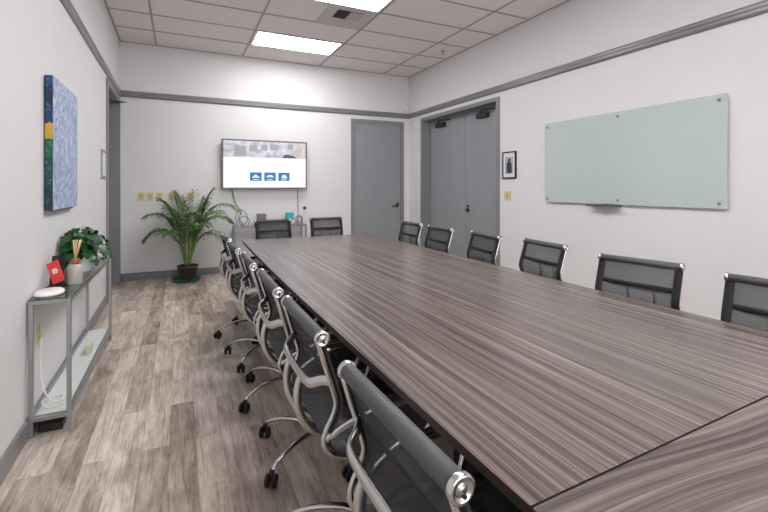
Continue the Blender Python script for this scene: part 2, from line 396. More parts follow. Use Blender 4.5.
# dark grey rail round the room (a shaped moulding) and the baseboards
def rail(name, p0, p1, nrm, z0=2.645, z1=2.738, d=.028):
    p0, p1, nrm = V(p0), V(p1), V(nrm); zc = (z0+z1)/2
    prof = [(0,z0), (d*.5,z0), (d,z0+.018), (d,zc-.004), (d*.78,zc), (d,zc+.004), (d,z1-.018), (d*.5,z1), (0,z1)]
    g = MB(); g.prism([p0+nrm*a+V((0,0,b)) for a, b in prof], p1-p0); return struct(g.build(name, M['trim']))
rail('trim_1', (xl(YB),YB,0), (XR,YB,0), (0,-1,0))
rail('trim_2', (XR,YF,0), (XR,YB,0), (-1,0,0))
rail('trim_3', (xl(YF),YF,0), (xl(YB),YB,0), (1,0,0))
def baseb(name, segs, nrm, h=.105, d=.013):
    g = MB()
    for p0, p1 in segs:
        p0, p1, n = V(p0), V(p1), V(nrm); g.prism([p0, p0+n*d, p0+n*d+V((0,0,h-.008)), p0+n*d*.4+V((0,0,h)), p0+V((0,0,h))], p1-p0)
    return struct(g.build(name, M['trim']))
baseb('baseboard_back', [((xl(YB),YB,0),(DX0-.0,YB,0)), ((DX1,YB,0),(XR,YB,0))], (0,-1,0))
baseb('baseboard_right', [((XR,YF,0),(XR,RY0,0)), ((XR,RY1,0),(XR,YB,0))], (-1,0,0))
baseb('baseboard_left', [((xl(YF),YF,0),(xl(LY0-.06),LY0-.06,0))], (1,0,0))

# single door in the back wall
d1 = bpy.data.objects.new('door_1', None); C.objects.link(d1); struct(d1)
g = MB(); t = .055
g.box((DX0,YB-.02,0), (DX0+t,YB+.15,DZ)); g.box((DX1-t,YB-.02,0), (DX1,YB+.15,DZ)); g.box((DX0+t,YB-.02,DZ-t), (DX1-t,YB+.15,DZ))
g.box((DX0+t,YB+.06,0), (DX0+t+.015,YB+.10,DZ-t)); g.build('door_frame', M['frame'], d1)
leaf = MB().box((DX0+t+.004,YB+.012,.008), (DX1-t-.004,YB+.055,DZ-t-.004), .002).build('door_leaf', M['door'], d1)
for z in (.30,.93,1.57,2.33):
    MB().lathe([(0,-.055),(.009,-.055),(.009,.055),(0,.055)], (DX0+t+.001,YB+.004,z), 10).build('hinge', M['steel'], d1)
g = MB(); g.lathe([(0,-.012),(.03,-.012),(.03,0),(0,0)], (3.685,YB+.012,1.0), 20, 'y')
g.sweep([(3.685,YB+.01,1.0),(3.685,YB-.045,1.0),(3.66,YB-.052,1.0),(3.56,YB-.052,.995)], .011, n=8)
g.lathe([(0,-.014),(.026,-.014),(.026,0),(0,0)], (3.70,YB+.012,1.03), 20, 'y'); g.build('door_handle', M['black'], d1)

# recessed double door in the right wall
d2 = bpy.data.objects.new('door_2', None); C.objects.link(d2); struct(d2)
g = MB(); t = .055; X2 = XR+.15
g.box((XR-.022,RY0,0), (X2+.05,RY0+t,RZ)); g.box((XR-.022,RY1-t,0), (X2+.05,RY1,RZ)); g.box((XR-.022,RY0+t,RZ-t), (X2+.05,RY1-t,RZ))
g.box((X2-.03,RY0+t,0), (X2-.004,RY0+t+.02,RZ-t)); g.box((X2-.03,RY1-t-.02,0), (X2-.004,RY1-t,RZ-t)); g.box((X2-.03,RY0+t,RZ-t-.02), (X2-.004,RY1-t,RZ-t))
g.build('door_frame', M['frame'], d2)
YM = 5.585
for a, b in ((RY0+t+.004, YM-.003), (YM+.003, RY1-t-.004)):
    MB().box((X2,a,.01), (X2+.045,b,RZ-t-.004), .002).build('door_leaf', M['door'], d2)
for yc in (5.13, 6.27):
    g = MB(); g.box((X2-.055,yc-.13,2.38), (X2-.001,yc+.13,2.455), .008)
    g.sweep([(X2-.03,yc+.06,2.455),(X2-.03,yc+.06,2.475),(X2-.12,yc-.1,2.478),(X2-.02,yc-.26,2.478),(X2-.02,yc-.26,2.50)], .008, .012, n=6); g.build('door_closer', M['black'], d2)
g = MB(); g.lathe([(0,-.012),(.032,-.012),(.032,0),(0,0)], (X2,5.515,.99), 20, 'x')
g.sweep([(X2,5.515,.99),(X2-.055,5.515,.99),(X2-.06,5.50,.99),(X2-.06,5.40,.985)], .011, n=8); g.lathe([(0,-.014),(.02,-.014),(.02,0),(0,0)], (X2,5.515,1.05), 16, 'x')
g.build('door_handle', M['black'], d2)

# recessed door in the left wall by the corner
d3 = bpy.data.objects.new('door_3', None); C.objects.link(d3); struct(d3)
g = MB(); t = .055
lseg(g, LY0-t, LY0+.02, 0, LZ+t, .02, -.16); lseg(g, LY1-.02, LY1+t, 0, LZ+t, .02, -.16); lseg(g, LY0+.02, LY1-.02, LZ-.02, LZ+t, .02, -.16); g.build('door_frame', M['frame'], d3)
g = MB(); lseg(g, LY0+.024, LY1-.024, .01, LZ-.024, -.11, -.155); g.build('door_leaf', M['trim'], d3)
g = MB(); g.box((xl(6.6)-.11,6.30,2.40), (xl(6.6)-.05,6.56,2.47), .008)
g.sweep([(xl(6.6)-.08,6.4,2.47),(xl(6.6)-.08,6.4,2.50),(xl(6.9)+.10,6.92,2.525),(xl(6.9)-.02,7.02,2.53)], .008, .014, n=6); g.build('door_closer', M['steel'], d3)

# ------------------------------------------------------------------ ceiling lights, diffuser, sprinkler
def light(cy, label):
    t = thing('ceiling_light', label, 'ceiling light', (1.535,cy,ZC), 0, 'recessed ceiling lights')
    g = MB(); a, b = .605, .30; f = .022
    for lo, hi in (((-a,-b,-.010),(a,-b+f,0)), ((-a,b-f,-.010),(a,b,0)), ((-a,-b+f,-.010),(-a+f,b-f,0)), ((a-f,-b+f,-.010),(a,b-f,0))): g.box(lo, hi)
    g.build('light_frame', M['lframe'], t)
    MB().box((-a+f,-b+f,-.008), (a-f,b-f,-.001)).build('diffuser', M['light'], t)
    return t
light(6.198, 'bright rectangular ceiling light panel closest to the back wall')
light(4.357, 'bright ceiling light panel cut by the top edge, just beyond the air vent')
light(2.517, 'bright ceiling light panel above the middle of the long table')
light(.677, 'bright ceiling light panel above the near end of the long table')
light(-1.163, 'bright ceiling light panel over the open floor at the near end')
v = thing('ceiling_vent', 'square white ceiling air diffuser with a dark louvre half', 'vent', (1.84,4.971,ZC))
a = .295
MB().box((-a,-a,-.008), (a,a,-.001)).build('vent_panel', M['vent'], v)
MB().box((-.16,-.20,-.012), (.16,.04,-.007)).build('vent_backing', M['ventdark'], v)
for i in range(7):
    g = MB(); x = -.145+i*.020; g.box((x,-.19,-.018), (x+.005,.03,-.010)); g.build('louvre', M['ventdark'], v)
g = MB()
for i in range(8):
    x = .000+i*.019; g.box((x,-.19,-.020), (x+.015,.03,-.010))
g.build('louvre_half', M['vent'], v)
g = MB(); g.lathe([(.0,0),(.035,0),(.035,-.006),(.012,-.01),(.012,-.035),(.004,-.036),(.004,-.05),(.02,-.052),(.02,-.056),(0,-.056)], (3.652,5.567,ZC), 16)
tag(g.build('sprinkler_head', M['steel']), 'small metal sprinkler head under the ceiling near the double door', 'sprinkler')

# ------------------------------------------------------------------ table
TX0, TX1, TY0, TY1, SY, TT = .605, 2.232, -.85, 5.15, .618, .74
tb = thing('conference_table', 'long grey-brown wood-grain conference table with separate end leaf', 'table', (1.42,2.5,0))
def tl(*p): return V(p)-V((1.42,2.5,0))
def leafmesh(y0, y1, name, m):
    g = MB(); th = .026; n = 14; k_ = .055
    def xleft(y):
        s = min(max((y-SY)/(TY1-SY), 0), 1); return .605+.040*s-.022*math.sin(PI*s)
    ys_ = [y0+(y1-y0)*i/n for i in range(n+1)]
    out = [(xleft(y), y) for y in ys_] + [(TX1, y1+(k_ if y1 < TY1 else 0)), (TX1, y0+(k_ if y0 > TY0 else 0))]
    pts = [tl(x, y, TT) for x, y in out]; k = len(pts)
    top = [g.b.verts.new(p) for p in pts]; bot = [g.b.verts.new(p-V((0,0,th))) for p in pts]
    g.b.faces.new(top).material_index = 0; g.b.faces.new(bot[::-1]).material_index = 1
    for i in range(k):
        g.b.faces.new((top[i], bot[i], bot[(i+1)%k], top[(i+1)%k])).material_index = 1
    return g.build(name, [m, M['edge']], tb)
leafmesh(SY+.003, TY1, 'tabletop', M['table']); leafmesh(TY0, SY-.003, 'end_leaf', M['leaf_end'])
MB().prism([tl(.62,SY-.005,TT-.024), tl(.62,SY+.005,TT-.024), tl(2.22,SY+.060,TT-.024), tl(2.22,SY+.050,TT-.024)], (0,0,.020)).build('seam_strip', M['matt_black'], tb)
for cy in (-.1, 1.35, 2.85, 4.35):
    g = MB(); g.box(tl(1.14,cy-.30,.03), tl(1.70,cy+.30,.714)); g.box(tl(1.10,cy-.34,0), tl(1.74,cy+.34,.035), .004); g.build('pedestal', M['matt_black'], tb)
g = MB(); g.box(tl(1.38,-.7,.58), tl(1.46,5.0,.714)); g.build('under_beam', M['matt_black'], tb)

# ------------------------------------------------------------------ conference chair
BX = -.035   # the gas column stands a little behind the seat's middle
W = .234      # half width to the side rails
back_prof = curve_pts([(-.316,.0,.872),(-.294,.0,.80),(-.272,.0,.73),(-.258,.0,.675),(-.268,.0,.632),(-.290,.0,.592),(-.297,.0,.555),(-.272,.0,.520),(-.21,.0,.500),(-.12,.0,.489)], 6)
back_prof = [(p.x, p.z) for p in back_prof]
seat_prof = [(p.x, p.z) for p in curve_pts([(-.12,0,.488),(-.02,0,.482),(.10,0,.486),(.20,0,.494),(.245,0,.492),(.275,0,.474)], 6)]
def offset(prof, d):
    P = [V((a,0,b)) for a, b in prof]; o = []
    for i, p in enumerate(P):
        t = (P[min(i+1,len(P)-1)]-P[max(i-1,0)]).normalized(); o.append(p+V((-t.z,0,t.x))*d)
    return o
def make_chair():
    r = bpy.data.objects.new('conference_chair', None); C.objects.link(r)
    MB().strip(back_prof, -W+.012, W-.012, .004).build('backrest', M['mesh'], r)
    MB().strip(seat_prof, -W+.012, W-.012, .006).build('seat', M['mesh'], r)
    # top roll, front roll and the discs at their ends
    MB().sweep([(-.315,-W+.001,.882),(-.315,W-.001,.882)], .021, n=14).build('top_roll', M['roll'], r)
    MB().sweep([(.275,-W+.012,.470),(.275,W-.012,.470)], .017, n=12).build('front_roll', M['roll'], r)
    for s in (-1, 1):
        # black bound edge of the sling
        g = MB(); g.strip([(q[0]+.006,q[1]) for q in back_prof], s*(W-.030), s*(W+.012), .006)
        g.strip([(q[0],q[1]+.004) for q in seat_prof], s*(W-.030), s*(W+.012), .006); g.build('sling_border', M['border'], r)
        c = MB(); y0 = s*(W-.002)
        c.lathe([(0,0),(.023,0),(.025,s*.003),(.025,s*.012),(.022,s*.015),(.017,s*.015),(.015,s*.011),(.008,s*.011),(.007,s*.014),(0,s*.014)], (-.315,y0,.882), 20, 'y')
        c.build('end_cap', M['chrome'], r)
        pr = offset(back_prof, -.010)+offset(seat_prof, -.010)[1:]
        g = MB(); g.sweep([(p.x,s*(W+.002),p.z) for p in pr], .0070, .009, side=(0,1,0), n=10)
        g.build('side_rail', M['chrome'], r)
        # arm loop: leaves the rail at the yoke, runs forward, drops to the seat rail
        a = curve_pts([(-.300,s*(W+.004),.565),(-.24,s*(W+.014),.600),(-.15,s*(W+.028),.634),(-.03,s*(W+.034),.645),(.055,s*(W+.034),.640),(.082,s*(W+.032),.600),(.065,s*(W+.024),.545),(.03,s*(W+.008),.482)], 5)
        MB().sweep(a, .007, .014, side=(0,1,0), n=8).build('armrest', M['chrome'], r)
        # curved bar dropping from the yoke and running under the seat
        b = curve_pts([(-.335,s*.078,.712),(-.348,s*.078,.672),(-.350,s*.077,.615),(-.330,s*.075,.555),(-.280,s*.072,.498),(-.19,s*.062,.458),(-.09,s*.045,.440),(-.03,s*.035,.435)], 5)
        MB().sweep(b, .008, .015, side=(0,1,0), n=10).build('support_bar', M['chrome'], r)
    y = curve_pts([(-.284,-W-.004,.745),(-.305,-W+.03,.738),(-.334,-.17,.722),(-.340,-.09,.715),(-.340,0,.713),(-.340,.09,.715),(-.334,.17,.722),(-.305,W-.03,.738),(-.284,W+.004,.745)], 5)
    MB().sweep(y, .017, .010, side=(0,0,1), n=10).build('back_yoke', M['chrome'], r)
    MB().strip([(-.2765,.757),(-.2730,.745),(-.2695,.733)], -W+.03, W-.03, .005).build('cross_band', M['border'], r)
    g = MB(); g.box((-.11,-.075,.405), (.06,.075,.455), .012); g.build('tilt_mechanism', M['black'], r)
    g = MB(); g.box((.03,-.22,.452), (.065,.22,.466), .004); g.box((-.09,-.22,.455), (-.06,.22,.468), .004); g.build('seat_crossbar', M['black'], r)
    g = MB(); g.sweep([(.02,-.05,.43),(.02,-.20,.435),(.02,-.26,.44)], .005, n=6); g.build('height_lever', M['black'], r)
    g = MB(); g.lathe([(0,.41),(.016,.41),(.016,.22),(.026,.22),(.028,.09),(.036,.085),(.036,.06),(0,.06)], (BX,0,0), n=18); g.build('gas_column', M['chrome'], r)
    for k in range(5):
        a = 2*PI*k/5+.3; d = V((math.cos(a),math.sin(a),0)); n = V((-d.y,d.x,0))
        l = curve_pts([d*.02+V((0,0,.088)), d*.12+V((0,0,.118)), d*.23+V((0,0,.115)), d*.315+V((0,0,.090)), d*.345+V((0,0,.066))], 4)
        leg = MB().sweep(l, .014, .010, side=n, n=8, taper=[1.25-.55*i/(len(l)-1) for i in range(len(l))]).build('base_leg', M['chrome'], r, (BX,0,0))
        c = MB(); p = d*.345
        ax = (n*math.cos(k*1.3)+d*math.sin(k*1.3)).normalized(); q = V((-ax.y,ax.x,0))*.012
        for s in (-1, 1):
            cc = p+q+ax*(s*.017)+V((0,0,.029)); u = V((-ax.y,ax.x,0)); rr = [(.0,-.009),(.024,-.009),(.029,-.004),(.029,.004),(.024,.009),(0,.009)]; rings = []
            for rad, h in rr[1:-1]: rings.append([c.b.verts.new(cc+ax*h+u*(rad*math.cos(2*PI*j/16))+V((0,0,rad*math.sin(2*PI*j/16)))) for j in range(16)])
            for i in range(len(rings)-1):
                for j in range(16): c.b.faces.new((rings[i][j], rings[i][(j+1)%16], rings[i+1][(j+1)%16], rings[i+1][j])).smooth = True
            c.b.faces.new(rings[0][::-1]); c.b.faces.new(rings[-1])
        c.sweep([p+q*.6+V((0,0,.030)), p+q*.3+V((0,0,.055)), p+V((0,0,.070))], .012, .016, side=ax, n=8)
        c.build('caster', M['rubber'], leg)
    return r
proto = make_chair()
used = [False]
def chair(x, y, deg, label, group, spin=0):
    """x, y: where the middle of the top roll stands"""
    a = math.radians(deg); o = copy_tree(proto) if used[0] else proto; used[0] = True
    o.location = (x+.315*math.cos(a), y+.315*math.sin(a), 0); o.rotation_euler = (0,0,a)
    tag(o, label, 'chair', group)
    for ch in o.children:
        if ch.name.startswith('base_leg'): ch.rotation_euler = (0,0,math.radians(spin))
    return o
GL, GR, GE = 'chairs along the walkway side of the table', 'chairs along the door side of the table', 'chairs at the far end of the table'
chair(.389, .790, 1, 'dark mesh chrome-framed chair nearest the camera on the walkway side', GL, 30)
chair(.395, 1.515, 0, 'dark mesh chrome-framed chair second from the camera on the walkway side', GL, -6)
chair(.395, 2.150, -1, 'dark mesh chrome-framed chair third from the camera on the walkway side', GL, 50)
chair(.392, 2.83, -1, 'dark mesh chrome-framed chair fourth from the camera on the walkway side', GL, 43)
chair(.375, 3.50, 2, 'dark mesh chrome-framed chair fifth from the camera on the walkway side', GL, 60)
chair(.375, 4.13, 3, 'dark mesh chrome-framed chair farthest from the camera on the walkway side', GL, 24)
chair(2.60, 1.010, 187, 'black-edged grey mesh chair cut by the right edge, below the glass board', GR, 0)
chair(2.60, 1.745, 190, 'black-edged grey mesh chair under the middle of the glass board', GR, 30)
chair(2.71, 2.625, 174, 'black-edged grey mesh chair under the far end of the glass board', GR, 10)
chair(2.67, 3.33, 173, 'black-edged grey mesh chair across the table in front of the near door leaf', GR, 50)
chair(2.66, 4.11, 179, 'black-edged grey mesh chair across the table in front of the far door leaf', GR, 20)
chair(2.68, 4.81, 180, 'black-edged grey mesh chair farthest along the door side, beside the single door', GR, 0)
chair(1.16, 6.02, -86, 'black-edged grey mesh chair at the table end below the television', GE, 15)
chair(1.95, 6.10, -90, 'black-edged grey mesh chair at the table end beside the single door', GE, 40)

# ------------------------------------------------------------------ television and cables
tv = thing('television', 'wall-mounted flat television showing a white page with blue tiles', 'television', (1.258,YB,1.32))
hw, hh = .672, .782
g = MB(); g.box((-hw,-.085,0), (hw,-.045,hh), .006); g.build('tv_body', M['black'], tv)
MB().box((-.25,-.046,.2), (.25,0,.6)).build('wall_mount', M['matt_black'], tv)
g = MB(); b_ = .022
for lo, hi in (((-hw,-.090,0),(hw,-.084,b_)), ((-hw,-.090,hh-b_),(hw,-.084,hh)), ((-hw,-.090,b_),(-hw+b_,-.084,hh-b_)), ((hw-b_,-.090,b_),(hw,-.084,hh-b_))): g.box(lo, hi)
g.build('bezel', mat('grey_bezel', (92,92,94), .35), tv)
sc = MB().box((-hw+b_,-.0875,b_), (hw-b_,-.0845,hh-b_)).build('screen', M['screen'], tv)
ys0 = -.0885
def flat(x0, x1, z0, z1, m, name, lift=0):
    MB().box((x0,ys0-lift,z0), (x1,ys0-lift+.0008,z1)).build(name, m, sc)
flat(-hw+b_, hw-b_, .50, hh-b_, M['screen_head'], 'page_header')
for x0, x1, z0, z1 in ((-.49,-.31,.52,.685),(-.26,-.14,.60,.70),(-.08,.02,.62,.71),(.06,.20,.63,.72),(.35,.44,.65,.73)): MB().box((x0,ys0-.001,z0), (x1,ys0-.0004,z1)).build('header_picture', M['scr_dark'], sc)
g = MB(); g.prism([(.25,ys0-.001,.505),(.50,ys0-.001,.505),(.42,ys0-.001,.57),(.30,ys0-.001,.56)], (0,.0005,0)); g.build('header_shape', M['scr_black'], sc)
g = MB(); g.prism([(.36,ys0-.0014,.56),(.55,ys0-.0014,.52),(.60,ys0-.0014,.68),(.48,ys0-.0014,.66)], (0,.0005,0)); g.build('header_patch', M['scr_pink'], sc)
g = MB()
for z, x0, x1 in ((.44,-.16,.33),(.395,-.17,.35)):
    x = x0
    while x < x1:
        l = random.uniform(.02,.06); g.box((x,ys0-.001,z), (min(x+l,x1),ys0-.0004,z+.018)); x += l+.012
g.build('page_text', M['scr_line'], sc)
for i in range(3):
    x0 = -.255+i*.225
    tile = MB().box((x0,ys0-.001,.130), (x0+.185,ys0-.0004,.265)).build('page_tile', M['scr_blue'], sc)
    g = MB()
    if i == 0: g.prism([(x0+.03,ys0-.002,0.178),(x0+.09,ys0-.002,0.235),(x0+.16,ys0-.002,0.178)], (0,.0006,0))
    elif i == 1: g.prism([(x0+.03,ys0-.002,0.188),(x0+.06,ys0-.002,0.223),(x0+.125,ys0-.002,0.223),(x0+.155,ys0-.002,0.188)], (0,.0006,0))
    else: g.prism([(x0+.05,ys0-.002,0.173),(x0+.07,ys0-.002,0.228),(x0+.12,ys0-.002,0.228),(x0+.15,ys0-.002,0.173)], (0,.0006,0))
    g.box((x0+.05,ys0-.002,0.145), (x0+.135,ys0-.0014,0.156)); g.build('tile_icon', M['scr_light'], sc)
tag(MB().sweep(curve_pts([(.74,YB-.03,1.33),(.76,YB-.02,1.22),(.80,YB-.03,1.08),(.88,YB-.05,.95),(.84,YB-.06,.86),(.91,YB-.09,.75)], 6), .008, n=6).build('power_cable', M['cable_g']), 'grey cable dropping from the television corner behind the palm', 'cable')
tag(MB().sweep(curve_pts([(1.79,YB-.02,1.33),(1.795,YB-.012,1.1),(1.80,YB-.012,.9),(1.79,YB-.012,.74)], 5), .006, n=6).build('power_cable', M['cable_g']), 'thin grey cable hanging straight down from the television near the single door', 'cable')
tag(MB().lathe([(0,0),(.022,0),(.026,-.01),(.026,-.02),(.014,-.03),(0,-.03)], (1.91,YB,.995), 16, 'y').build('wall_bumper', M['black']), 'small round black bumper on the back wall under the television corner', 'door stop')

# console under the television and what stands on it
def console(name, label, x0, x1, y0, y1, h, shelf_z, r=.011):
    t = thing(name, label, 'console table', ((x0+x1)/2,(y0+y1)/2,0)); cx, cy = (x0+x1)/2, (y0+y1)/2
    a, b = (x1-x0)/2-r, (y1-y0)/2-r
    for sx in (-1,1):
        for sy in (-1,1): MB().box((sx*a-r,sy*b-r,.0), (sx*a+r,sy*b+r,h-.0), .003).build('leg', M['console_steel'], t)
    for z in (h-2*r, shelf_z-2*r):
        g = MB()
        for s in (-1,1):
            g.box((-a+r,s*b-r,z), (a-r,s*b+r,z+2*r), .002); g.box((s*a-r,-b+r,z), (s*a+r,b-r,z+2*r), .002)
        g.build('rail', M['console_steel'], t)
    MB().box((-a-r+.001,-b-r+.001,h), (a+r-.001,b+r-.001,h+.007), .001).build('glass_top', M['shelfglass'], t)
    MB().box((-a-r+.026,-b-r+.026,shelf_z), (a+r-.026,b+r-.026,shelf_z+.007)).build('glass_shelf', M['sheen_glass'], t)
    return t
CL = console('console_table', 'narrow silver tube console table with glass shelves along the left wall', -.735, -.545, 2.89, 4.46, .735, .105)
console('console_table', 'silver tube console table with glass shelves below the television', .74, 1.86, 6.84, 7.13, .74, .25)
tag(MB().box((1.07,6.90,.747), (1.62,7.08,.815), .004).build('wooden_tray', M['wood']), 'low brown wooden box behind the mesh chair below the television', 'tray')
g = MB(); g.box((1.10,6.93,.815), (1.235,7.03,.925), .004); tag(g.build('small_carton', M['grey_box']), 'small grey carton on the wooden box below the television', 'box')
g = MB(); g.box((1.555,6.93,.815), (1.675,7.03,.935), .006); tag(g.build('tissue_carton', M['teal_box']), 'small turquoise carton on the end of the wooden box', 'box')
g = MB()
for i in range(3): g.sweep(curve_pts([(1.70+.03*i,6.95,.752),(1.70+.02*i,6.95,.85),(1.76,6.96,.88-.02*i),(1.82,6.98,.86),(1.83-.02*i,7.0,.752)], 5), .006, n=6)
tag(g.build('wire_stand', M['steel']), 'little bent wire stand on the console beside the turquoise carton', 'stand')
g = MB()
pts = [(.80,6.95,.755),(.78,6.98,.90),(.84,7.0,1.0),(.93,7.0,.94),(.95,6.97,.82),(.87,6.95,.757),(.82,6.95,.84),(.90,6.93,.90),(.98,6.95,.83),(.96,6.97,.757)]
g.sweep(curve_pts(pts, 6), .007, n=6); tag(g.build('coiled_cable', M['cable_g']), 'loops of grey cable piled on the console behind the palm', 'cable')

# ------------------------------------------------------------------ left console contents
ZT = .742
g = MB(); prof = [(0,0),(.055,0),(.078,.006),(.080,.014),(.070,.022),(.04,.026),(0,.026)]
g.lathe(prof, (0,0,0), 28); o = tag(g.build('oval_dish', M['white'], None, (-.665,3.00,ZT)), 'flat white oval device at the near end of the left console', 'dish'); o.scale = (.86,1.2,1.15)
# black easel frame and red card
def rotated(name, m, lo, hi, loc, rz, tilt, parent=None, bev=.001):
    o = MB().box(lo, hi, bev).build(name, m, parent, loc); o.rotation_euler = (tilt, 0, rz); return o
fr = thing('card_holder', 'black upright card holder leaning back on the left console', 'holder', (-.688,3.24,ZT), math.radians(-10))
o = MB().box((-.035,-.006,0), (.035,.006,.185), .002).build('back_plate', M['black'], fr); o.rotation_euler = (math.radians(-14),0,0)
o = MB().box((-.035,-.06,0), (.035,.03,.006), .001).build('foot_plate', M['black'], fr)
cd = thing('red_card', 'tilted red card with a white emblem in front of the black holder', 'card', (-.662,3.20,ZT+.030), math.radians(-15))
cd.rotation_euler = (math.radians(-14), math.radians(-24), math.radians(-12))
MB().box((-.034,-.002,0), (.034,.002,.135), .0008).build('card', M['red'], cd)
g = MB(); g.box((-.014,-.0032,.058), (.012,-.002,.090)); g.box((-.018,-.0032,.070), (.018,-.002,.078)); g.build('emblem', M['cardwhite'], cd)
rd = thing('reed_diffuser', 'glass reed diffuser bottle with copper neck and pale reeds', 'diffuser', (-.596,3.27,ZT))
MB().lathe([(0,0),(.036,0),(.039,.006),(.039,.105),(.032,.120),(.015,.127),(0,.127)], n=24).build('bottle', M['bottle'], rd)
MB().lathe([(0,.126),(.021,.126),(.022,.132),(.021,.155),(.013,.159),(0,.159)], n=20).build('neck', M['amber'], rd)
for i in range(7):
    a = 2*PI*i/7; e = V((.022*math.cos(a)+.012, .022*math.sin(a), .275)); MB().sweep([(0,0,.14), e], .0028, n=5).build('reed', M['reed'], rd)
# pothos in a white pot
pp = thing('potted_pothos', 'leafy green pothos in a white pot on the left console', 'plant', (-.642,3.74,ZT))
MB().lathe([(0,0),(.052,0),(.058,.01),(.066,.11),(.068,.118),(.060,.118),(.058,.10),(0,.10)], n=28).build('pot', M['white'], pp)
MB().lathe([(0,.100),(.057,.101),(0,.106)], n=20).build('soil', M['soil'], pp)
rnd = random.Random(11)
st = MB(); lf = MB()
for i in range(170):
    a = rnd.uniform(0, 2*PI); rr = rnd.uniform(.02,.21); h = rnd.uniform(.06,.27)*(1-.35*rr/.25)+.07
    dx = rr*math.cos(a)*.70; dy = rr*math.sin(a)*1.05
    if -.642+dx < -.735: dx = -.735+.642+.015+rnd.uniform(0,.03)
    tip = V((dx, dy, h if rr < .18 else h-rnd.uniform(0,.06)))
    st.sweep(curve_pts([(0,0,.10), tip*.45+V((0,0,.09)), tip], 4), .0022, n=4)
    d = V((dx,dy,0)).normalized() if V((dx,dy,0)).length > .01 else V((1,0,0))
    d = (d+V((rnd.uniform(-.5,.5),rnd.uniform(-.5,.5),rnd.uniform(-.9,.15)))).normalized()
    s = d.cross(V((0,0,1))).normalized(); up = s.cross(d)
    L = rnd.uniform(.05,.08); Wd = L*.42
    out = [(0,0),(.10,.55),(.3,1),(.55,.85),(.8,.45),(1,0)]
    mid = [lf.b.verts.new(tip+d*(L*t)-up*(.012*t*t*4*L/.07*.6)) for t, w in out]
    for sg in (-1,1):
        ed = [mid[0]]+[lf.b.verts.new(tip+d*(L*t)+s*(sg*Wd*w)+up*(.010*w)-up*(.012*t*t*2.4*L/.07)) for t, w in out[1:-1]]+[mid[-1]]
        for k in range(5):
            q = [mid[k], mid[k+1], ed[k+1], ed[k]]; q = [v for n_, v in enumerate(q) if v not in q[:n_]]
            if len(q) > 2:
                f = lf.b.faces.new(q if sg > 0 else q[::-1]); f.smooth = True
for vtx in lf.b.verts:
    if vtx.co.x < -.098: vtx.co.x = -.098
st.build('stems', M['palmstem'], pp); lf.build('leaves', M['pothos'], pp)
# outlet, its white cable and the black box below the shelf
def plate(name, label, cat, loc, axis, w=.07, h=.115, group=None, kind='switch'):
    t = thing(name, label, cat, loc, axis, group)
    MB().box((-w/2,-.006,-h/2), (w/2,0,h/2), .002).build('cover_plate', M['ivory'], t)
    if kind == 'switch': MB().box((-.016,-.010,-.032), (.016,-.006,.032), .001).build('switch_rocker', M['ivory2'], t)
    else:
        for z in (-.022,.022): MB().box((-.016,-.009,z-.014), (.016,-.006,z+.014), .002).build('socket', M['ivory2'], t)
    return t
plate('wall_outlet', 'ivory power outlet on the left wall behind the console', 'outlet', (xl(3.12),3.12,.50), PI/2, kind='outlet')
g = MB(); cp = [(xl(3.12)+.02,3.12,.48),(-.722,3.07,.40),(-.705,3.02,.25),(-.665,3.00,.150),(-.62,3.02,.122),(-.625,3.12,.120),(-.685,3.10,.125),(-.705,3.02,.130),(-.66,2.965,.119),(-.60,3.0,.119)]
g.sweep(curve_pts(cp, 7), .005, n=6); tag(g.build('white_cable', M['cable_w']), 'white cable looping from the outlet onto the lower glass shelf', 'cable')
g = MB(); g.sweep(curve_pts([(-.70,2.87,.13),(-.72,2.85,.05),(-.68,2.80,.008),(-.62,2.80,.008),(-.585,2.85,.06),(-.58,2.90,.125)], 6), .005, n=6)
g = MB(); g.box((-.70,2.93,0), (-.59,3.20,.045), .006); tag(g.build('power_strip', M['black']), 'black power strip on the floor under the near end of the console', 'power strip')
g = MB(); g.box((-.63,3.80,.1125), (-.60,3.90,.175), .003); tag(g.build('small_booklet', mat('cream_card', (196,200,168), .6)), 'small pale card standing on the lower glass shelf', 'card')

# ------------------------------------------------------------------ painting and left-wall frame
yc, zc = 3.62, 1.62
pt = thing('canvas_painting', 'blue and white abstract canvas with yellow and green edge on left wall', 'painting', (xl(yc),yc,zc))
pt.rotation_euler = (0,0,math.radians(.487))
MB().box((.006,-.375,-.415), (.046,.352,.415), .002).build('canvas_edge', M['canvas_edge'], pt)
MB().box((.046,-.373,-.413), (.0475,.350,.413)).build('painted_front', M['canvas'], pt)
MB().box((.006,-.3,-.425), (.03,.3,-.416)).build('stretcher', M['wood'], pt)
wf = thing('wall_thermostat', 'small grey framed panel on the left wall before the door', 'panel', (xl(5.62),5.62,1.605))
g = MB()
for lo, hi in (((0,-.15,-.155),(.016,-.125,.155)), ((0,.125,-.155),(.016,.15,.155)), ((0,-.125,.13),(.016,.125,.155)), ((0,-.125,-.155),(.016,.125,-.13))): g.box(lo, hi)
g.build('panel_frame', M['steel'], wf); MB().box((0,-.125,-.13), (.008,.125,.13)).build('panel_face', M['paper'], wf)

